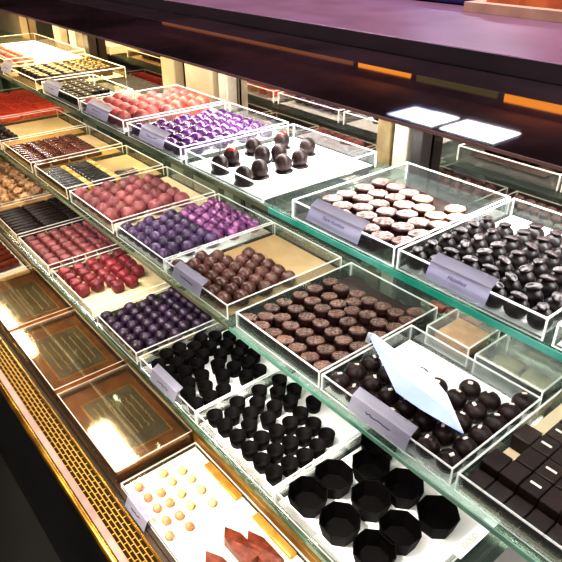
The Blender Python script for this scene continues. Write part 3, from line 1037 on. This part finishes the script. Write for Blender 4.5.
# small cups
c1 = (-0.961, -0.748)
tray(c1[0], c1[1], YC0, YC1, ZC, 'clear acrylic tray of small hollow cups with a label card', M['paper'])
pts = [(298, 68), (360, 65), (420, 62), (205, 100), (275, 102), (345, 105), (417, 100), (483, 102), (158, 140), (237, 138), (310, 142), (390, 140), (465, 135), (535, 138), (130, 190), (200, 180), (290, 185), (380, 185),
       (450, 195), (510, 175), (165, 215), (237, 215), (310, 232), (400, 230), (505, 232), (245, 265), (325, 280), (400, 295), (250, 310), (330, 330), (555, 210), (300, 345), (185, 245)]
sp = relax(thin([at(130 + x / 4.323, 320 + y / 4.323, ZC + 0.026) for x, y in pts], 0.012), 0.0316, c1[0], c1[1], YC0, YC1, 0.0178)
spread(proto_cup('chocolate_cup', 0.0155, 0.0128, 0.0225, 20, M['cup']), sp, zC, 'small hollow black chocolate cup beside label card', 'chocolate cup', 'small cups in the labelled low tray', 0.03)
price_card(-0.852, YC0, ZC, 0.095, 'pale label card on the front of the small cup tray', None, hh=0.034)
c2 = (-0.745, -0.520)
tray(c2[0], c2[1], YC0, YC1, ZC, 'clear acrylic tray of small hollow cups without label card', M['paper'])
pts = [(355, 45), (430, 90), (345, 105), (252, 98), (140, 160), (240, 160), (410, 150), (330, 178), (530, 155), (460, 215), (205, 215), (298, 238), (110, 215), (28, 225), (410, 262), (75, 275), (200, 275), (340, 305),
       (525, 270), (480, 320), (140, 330), (265, 340), (410, 365), (205, 390), (330, 408), (485, 428), (545, 382), (270, 450), (410, 470), (335, 510), (590, 330)]
sp = relax(thin([at(210 + x / 5.11, 370 + y / 5.11, ZC + 0.026) for x, y in pts], 0.012), 0.0316, c2[0], c2[1], YC0, YC1, 0.0178)
spread(proto_cup('chocolate_cup', 0.0155, 0.0128, 0.0225, 20, M['cup']), sp, zC, 'small hollow black cup beside octagonal cups', 'chocolate cup', 'small cups in the unlabelled low tray', 0.03)
# octagonal cups
o0 = (-0.516, -0.268)
tray(o0[0], o0[1], YC0, YC1, ZC, 'clear acrylic tray of large octagonal cups on lowest shelf', M['paper'])
pts = [(308, 492), (334, 474), (371, 463), (340, 519), (371, 496), (404, 483.5), (374.5, 548), (400, 527.5), (438, 512), (379, 441)]
ol = ['at front left corner of its tray', 'second along the left wall of its tray', 'third along the left wall of its tray', 'second along the front wall', 'in the middle of the tray', 'right of the third one along left wall',
      'third along the front wall, cut by frame', 'behind the third front one', 'at the right end, set apart', 'farthest back, half under the shelf edge']
pr = None
spots = px_spots(pts, ZC + 0.034)
spots = inside(spots, o0[0], o0[1], YC0, YC1, 0.0325)
for i, (x, y) in enumerate(spots):
    if pr is None:
        pr = o = proto_cup('octagonal_cup', 0.0333, 0.0262, 0.031, 8, M['cup'], 0.0016, PI / 8)
        o.location = (x, y, zC)
    else:
        o = dup(pr, (x, y, zC), random.uniform(-0.08, 0.08))
    tag(o, 'large octagonal black cup ' + ol[i], 'chocolate cup', 'octagonal cups on the lowest shelf')
# next tray with grey card
g0 = (-0.262, -0.04)
tray(g0[0], g0[1], YC0, YC1, ZC, 'clear acrylic tray with grey card at the lower right', M['grey_card'], liner_rect=(0.03, 0.2, 0.02, 0.22))
tkx, tky = at(470, 541, ZC + 0.034)
lt = empty('shelf_ticket', (tkx, tky + 0.02, ZC + 0.0335)); tag(lt, 'tiny white ticket with gold print between octagonal cups and grey card', 'ticket')
bm = B(); box(bm, -0.009, 0.009, -0.055, 0.055, 0, 0.0008); obj('ticket_paper', bm, M['paper'], lt)
text_mesh('GOLD', 0.012, M['gold_bar'], lt, (0, -0.02, 0.0012), (0, 0, PI / 2), shear=0)

# aubergine barrels
b0 = (-1.168, -0.975)
tray(b0[0], b0[1], YC0, YC1, ZC, 'clear acrylic tray of aubergine barrel chocolates on lowest shelf', M['cream'])
bm = B(); lathe(bm, [(0.0115, 0), (0.0135, 0.007), (0.0142, 0.019), (0.0128, 0.0265), (0.0075, 0.031), (0, 0.032)], 16, caps=False)
sp = hexgrid(b0[0] + 0.016, b0[1] - 0.015, YC0 + 0.018, YC0 + 0.195, 0.0293, 0.0292)
spread(obj('barrel_chocolate', bm, M['aubergine'], smooth=True), sp, zC, 'aubergine dome-topped barrel chocolate', 'chocolate', 'aubergine barrels on the lowest shelf', 0.0292, jit=0.0003)
# red cubes
r0 = (-1.44, -1.19)
tray(r0[0], r0[1], YC0, YC1, ZC, 'clear acrylic tray of red jelly cubes, right part bare', M['cream'])
sp = [(r0[0] + 0.024 + 0.0365 * i, YC0 + 0.027 + 0.038 * j) for j in range(5) for i in range(5) if i < 4 or j in (2, 3)]
spread(proto_cube('red_jelly_cube', 0.0285, 0.0285, 0.028, M['redcube'], 0.0065, 2, 0.0008), sp, zC, 'deep red jelly cube', 'jelly cube', 'red jelly cubes on the lowest shelf', 0.038)
for o in scene.objects:
    if o.name.startswith('red_jelly_cube'):
        o.rotation_euler = (0, 0, random.uniform(-0.25, 0.25))
# raspberry cubes
s0 = (-1.682, -1.462)
tray(s0[0], s0[1], YC0, YC1, ZC, 'clear acrylic tray packed with raspberry pink cubes', M['cream'])
sp = [(s0[0] + 0.025 + 0.034 * i, YC0 + 0.026 + 0.0345 * j) for j in range(7) for i in range(6)]
spread(proto_cube('raspberry_cube', 0.0285, 0.0285, 0.027, M['rasp'], 0.0065, 2, 0.001), sp, zC, 'raspberry pink cube', 'jelly cube', 'raspberry cubes on the lowest shelf', 0.0345)
for o in scene.objects:
    if o.name.startswith('raspberry_cube'):
        o.rotation_euler = (0, 0, random.uniform(-0.18, 0.18))
# dark sticks
k0 = (-1.935, -1.70)
tray(k0[0], k0[1], YC0, YC1, ZC, 'clear acrylic tray of long dark chocolate sticks', M['cream'], mat=M['acrylic_warm'])
sp = [(k0[0] + 0.018 + 0.0222 * i, YC0 + 0.048 + 0.082 * j) for j in range(3) for i in range(10)]
spread(proto_cube('chocolate_stick', 0.0185, 0.076, 0.019, M['dark'], 0.004, 2, 0.0006), sp, zC, 'dark chocolate stick', 'chocolate stick', 'dark sticks on the lowest shelf', 0.082, rot=0.0)
for o in scene.objects:
    if o.name.startswith('chocolate_stick'):
        o.rotation_euler = (0, 0, random.uniform(-0.02, 0.02))
# nut clusters
n0 = (-2.46, -1.955)
tray(n0[0], n0[1], YC0, YC1 + 0.06, ZC, 'wide clear tray of tan nut clusters at far left', M['tan_sheet'], mat=M['acrylic_warm'])
def proto_cluster():
    bm = B()
    bmesh.ops.create_icosphere(bm, subdivisions=3, radius=0.02)
    for v_ in bm.verts:
        n_ = 1 + 0.22 * math.sin(v_.co.x * 420 + 1) * math.sin(v_.co.y * 380) + 0.18 * math.sin(v_.co.z * 500 + v_.co.x * 300)
        v_.co *= n_
        v_.co.z = v_.co.z * 0.7 + 0.0135
        if v_.co.z < 0:
            v_.co.z = 0
    return obj('nut_cluster', bm, M['bark'], smooth=True)
sp = hexgrid(n0[0] + 0.035, n0[1] - 0.03, YC0 + 0.03, YC1 + 0.02, 0.053, 0.049)
spread(proto_cluster(), sp, zC, 'lumpy tan nut cluster', 'nut cluster', 'nut clusters on the lowest shelf', 0.049, jit=0.001)

# ================================================================== DECK
zD = ZD + 0.0004
def plaque_box(x0, x1, y0, y1, label, letters):
    w, d = x1 - x0, y1 - y0
    t = empty('chocolate_gift_box', ((x0 + x1) / 2, (y0 + y1) / 2, zD))
    tag(t, label, 'gift box', 'boxed plaques along the case front')
    bm = B(); box(bm, -w / 2, w / 2, -d / 2, d / 2, 0, 0.016); bevel(bm, 0.002, 1); obj('copper_base', bm, M['copper'], t)
    pw, pd = w * 0.66, d * 0.70
    ox, oy = 0.004, 0.004
    bm = B()
    e = 0.003
    z0, z1 = 0.0162, 0.0175
    box(bm, ox - pw / 2 - e, ox + pw / 2 + e, oy - pd / 2 - e, oy - pd / 2, z0, z1); box(bm, ox - pw / 2 - e, ox + pw / 2 + e, oy + pd / 2, oy + pd / 2 + e, z0, z1)
    box(bm, ox - pw / 2 - e, ox - pw / 2, oy - pd / 2, oy + pd / 2, z0, z1); box(bm, ox + pw / 2, ox + pw / 2 + e, oy - pd / 2, oy + pd / 2, z0, z1)
    obj('gilt_border', bm, M['gilt'], t)
    bm = B(); box(bm, ox - pw / 2, ox + pw / 2, oy - pd / 2, oy + pd / 2, z0, z1 + 0.0004); pl = obj('slate_plaque', bm, M['slate'], t)
    bm = B()
    for k in range(letters):                   # lines of worn gilt script
        yy = oy - pd * 0.36 + pd * 0.72 * k / max(letters - 1, 1)
        x = ox - pw * random.uniform(0.30, 0.42)
        end = ox + pw * random.uniform(0.2, 0.42)
        while x < end:
            l_ = random.uniform(0.005, 0.014)
            pts_ = [(x + l_ * q / 4, yy + random.uniform(-0.0022, 0.0022), 0.0183) for q in range(5)]
            tube(bm, pts_, 0.001, 4)
            x += l_ + random.uniform(0.001, 0.004)
    obj('gilt_lettering', bm, M['lettering'], pl)
    bm = B()
    h = 0.03
    k = 0.0018
    a, b2 = w / 2 + 0.003, d / 2 + 0.003
    box(bm, -a, a, -b2, -b2 + k, 0, h); box(bm, -a, a, b2 - k, b2, 0, h); box(bm, -a, -a + k, -b2 + k, b2 - k, 0, h); box(bm, a - k, a, -b2 + k, b2 - k, 0, h)
    box(bm, -a, a, -b2, b2, h, h + k)
    obj('clear_cover', bm, M['cover'], t)
    bm = B()
    box(bm, -a, a, -b2 - 0.0004, -b2 + 0.0015, h + k, h + k + 0.0012); box(bm, -a, a, b2 - 0.0015, b2, h + k, h + k + 0.0012)
    box(bm, -a, -a + 0.002, -b2 + 0.0015, b2 - 0.0015, h + k, h + k + 0.0012); box(bm, a - 0.002, a, -b2 + 0.0015, b2 - 0.0015, h + k, h + k + 0.0012)
    obj('cover_edge', bm, M['rim'], t)
plaque_box(-1.135, -0.848, 0.279, 0.448, 'nearest boxed plaque with gilt lines of script, copper border', 7)
plaque_box(-1.447, -1.158, 0.279, 0.448, 'middle boxed plaque, dimmer, between two other boxed plaques', 6)
plaque_box(-1.757, -1.470, 0.279, 0.448, 'farthest boxed plaque under a bright highlight', 5)

# far deck tray with toffee logs
tray(-2.14, -1.785, 0.277, 0.45, ZD, 'far deck tray of toffee logs left of the boxed plaques', M['paper'], mat=M['acrylic_warm'], group='deck trays')
pr = proto_cube('toffee_log', 0.03, 0.10, 0.024, M['rust'], 0.009, 3)
spread(pr, [(-2.10 + 0.04 * i, 0.385) for i in range(7)], ZD + 0.0045, 'toffee brown log in far deck tray', 'toffee log', 'toffee logs', 0.09, rot=0.0)
for o in scene.objects:
    if o.name.startswith('toffee_log'):
        o.rotation_euler = (0, 0, 0.1)

# bright white deck tray
tray(-0.832, -0.30, 0.277, 0.449, ZD, 'brightly lit white deck tray beside the nearest boxed plaque', M['deckwhite'], h=0.012, group='deck trays')
zT = ZD + 0.0006 + 0.003
pts = [(139, 486.7), (147.8, 497), (157, 507.7), (166, 520), (160.8, 492), (169.5, 502), (179, 515), (189, 525.7), (155, 526), (165, 538)]
sp = inside(px_spots(pts, zT + 0.007), -0.83, -0.3, 0.28, 0.446, 0.011)
spread(proto_ball('orange_praline', 0.0088, M['orange_ball'], 0.9, 0.02), thin(sp, 0.018), zT, 'small orange praline on bright deck tray', 'praline', 'orange pralines on the deck', 0.022)
pts = [(163, 472.6), (171.6, 481), (181, 493), (190, 505), (182, 470), (191, 478), (201, 489), (212, 502)]
sp = inside(px_spots(pts, zT + 0.007), -0.83, -0.3, 0.28, 0.446, 0.011)
spread(proto_ball('pale_praline', 0.0088, M['pale_ball'], 0.9, 0.02), thin(sp, 0.018), zT, 'pale yellow praline on bright deck tray', 'praline', 'pale pralines on the deck', 0.022)
def proto_shard(L_, W_, H_):
    bm = B()
    # pointed slab of chocolate bark, tip to the left
    pts_ = [(-L_ * 0.55, W_ * 0.1), (-L_ * 0.30, -W_ * 0.42), (L_ * 0.5, -W_ * 0.5), (L_ * 0.52, W_ * 0.45), (-L_ * 0.18, W_ * 0.5)]
    lo_ = [bm.verts.new((x, y, 0)) for x, y in pts_]
    hi_ = [bm.verts.new((x * 0.96, y * 0.94, H_ * (0.9 + 0.2 * (i % 2)))) for i, (x, y) in enumerate(pts_)]
    bm.faces.new(list(reversed(lo_))); bm.faces.new(hi_)
    for i in range(5):
        j = (i + 1) % 5
        bm.faces.new((lo_[i], lo_[j], hi_[j], hi_[i]))
    bevel(bm, 0.0018, 2)
    return obj('bark_shard', bm, M['rust'])
pr = proto_shard(0.085, 0.034, 0.022)
for i, (px, py, lab) in enumerate(((221, 568, 'small rust-brown bark shard at the lower edge, leftmost of three'), (239, 543, 'pointed rust-brown bark shard, middle of three'), (262, 548, 'pointed rust-brown bark shard, rightmost of three'))):
    x, y = at(px, py, zT + 0.02)
    o = pr if i == 0 else dup(pr, (0, 0, 0))
    o.location = (x, max(y, 0.30), zT)
    o.rotation_euler = (0, 0, (0.1, 0.06, 0.0)[i])
    tag(o, lab, 'chocolate bark', 'bark shards on the deck')
pr = proto_cube('gold_wrapped_bar', 0.11, 0.016, 0.008, M['gold_bar'], 0.002, 2)
pr.location = (-0.715, 0.4365, zT); tag(pr, 'slim gold wrapped bar at the back of bright deck tray, left', 'wrapped bar', 'gold wrapped bars')
o = dup(pr, (-0.555, 0.4365, zT)); o['label'] = 'slim gold wrapped bar at the back of bright deck tray, right'
price_card(-0.752, 0.274, ZD, 0.075, 'lavender label card on the bright deck tray', None, rim=0.012)

# ------------------------------------------------------------------ lights
def area(name, loc, sx, sy, power, color, rot=(0, 0, 0), spread_=PI):
    l = bpy.data.lights.new(name, 'AREA')
    l.shape = 'RECTANGLE'
    l.size, l.size_y = sx, sy
    l.energy = power
    l.color = color
    l.spread = spread_
    o = bpy.data.objects.new(name, l)
    COL.objects.link(o)
    o.location = loc
    o.rotation_euler = rot
    return o


def spot(name, loc, target, power, color, size, blend=0.6, rad=0.04):
    l = bpy.data.lights.new(name, 'SPOT')
    l.energy = power
    l.color = color
    l.spot_size = size
    l.spot_blend = blend
    l.shadow_soft_size = rad
    o = bpy.data.objects.new(name, l)
    COL.objects.link(o)
    o.location = loc
    o.rotation_euler = (Vector(target) - Vector(loc)).to_track_quat('-Z', 'Y').to_euler()
    return o


# tubes under the black top: cool white at the right, warm at the left
area('case_tube_right', (-0.35, 0.75, 1.266), 1.5, 0.05, 12.0, (1.0, 0.98, 0.97), (-0.05, 0, 0))
area('case_tube_middle', (-1.3, 0.75, 1.266), 0.6, 0.03, 3.0, (1.0, 0.92, 0.80), (0.12, 0, 0))
area('case_tube_left', (-2.15, 0.75, 1.266), 1.0, 0.03, 10.0, (1.0, 0.78, 0.42), (0.12, 0, 0))
area('shelf_tube_upper', (-0.9, 0.585, 1.0855), 2.6, 0.012, 4.0, (1.0, 0.96, 0.92), (0.25, 0, 0))  # added fill under the upper shelf to brighten the trays below
area('shelf_tube_middle', (-0.9, 0.50, 0.8865), 2.6, 0.012, 3.0, (1.0, 0.95, 0.88), (0.2, 0, 0))  # second added fill, under the middle shelf, for the lowest trays
area('counter_light', (-0.8, 1.3, 2.6), 3.0, 0.4, 70.0, (1.0, 0.92, 0.95))  # added, unseen fill that brightens the purple counter
# ceiling downlights over the customer side, followed by added fills
spot('downlight_near', (-0.7, -0.35, 2.6), (-0.55, 0.38, 0.55), 360.0, (1.0, 0.92, 0.78), 0.34, 0.7)
spot('downlight_far', (-2.0, -0.3, 2.6), (-1.8, 0.45, 0.7), 120.0, (1.0, 0.80, 0.48), 0.5, 0.7)
spot('downlight_boxes', (-1.25, -0.35, 2.6), (-1.25, 0.36, 0.55), 190.0, (1.0, 0.9, 0.72), 0.45, 0.7)  # added spot, only to brighten the boxed plaques
area('room_fill', (-0.6, -1.1, 2.65), 2.6, 1.0, 58.0, (1.0, 0.94, 0.88), (0.5, 0, 0))  # added soft fill from the customer side, not a downlight

w = bpy.data.worlds.new('world')
scene.world = w
w.use_nodes = True
bg = w.node_tree.nodes['Background']
bg.inputs[0].default_value = (0.62, 0.58, 0.60, 1)
bg.inputs[1].default_value = 0.42
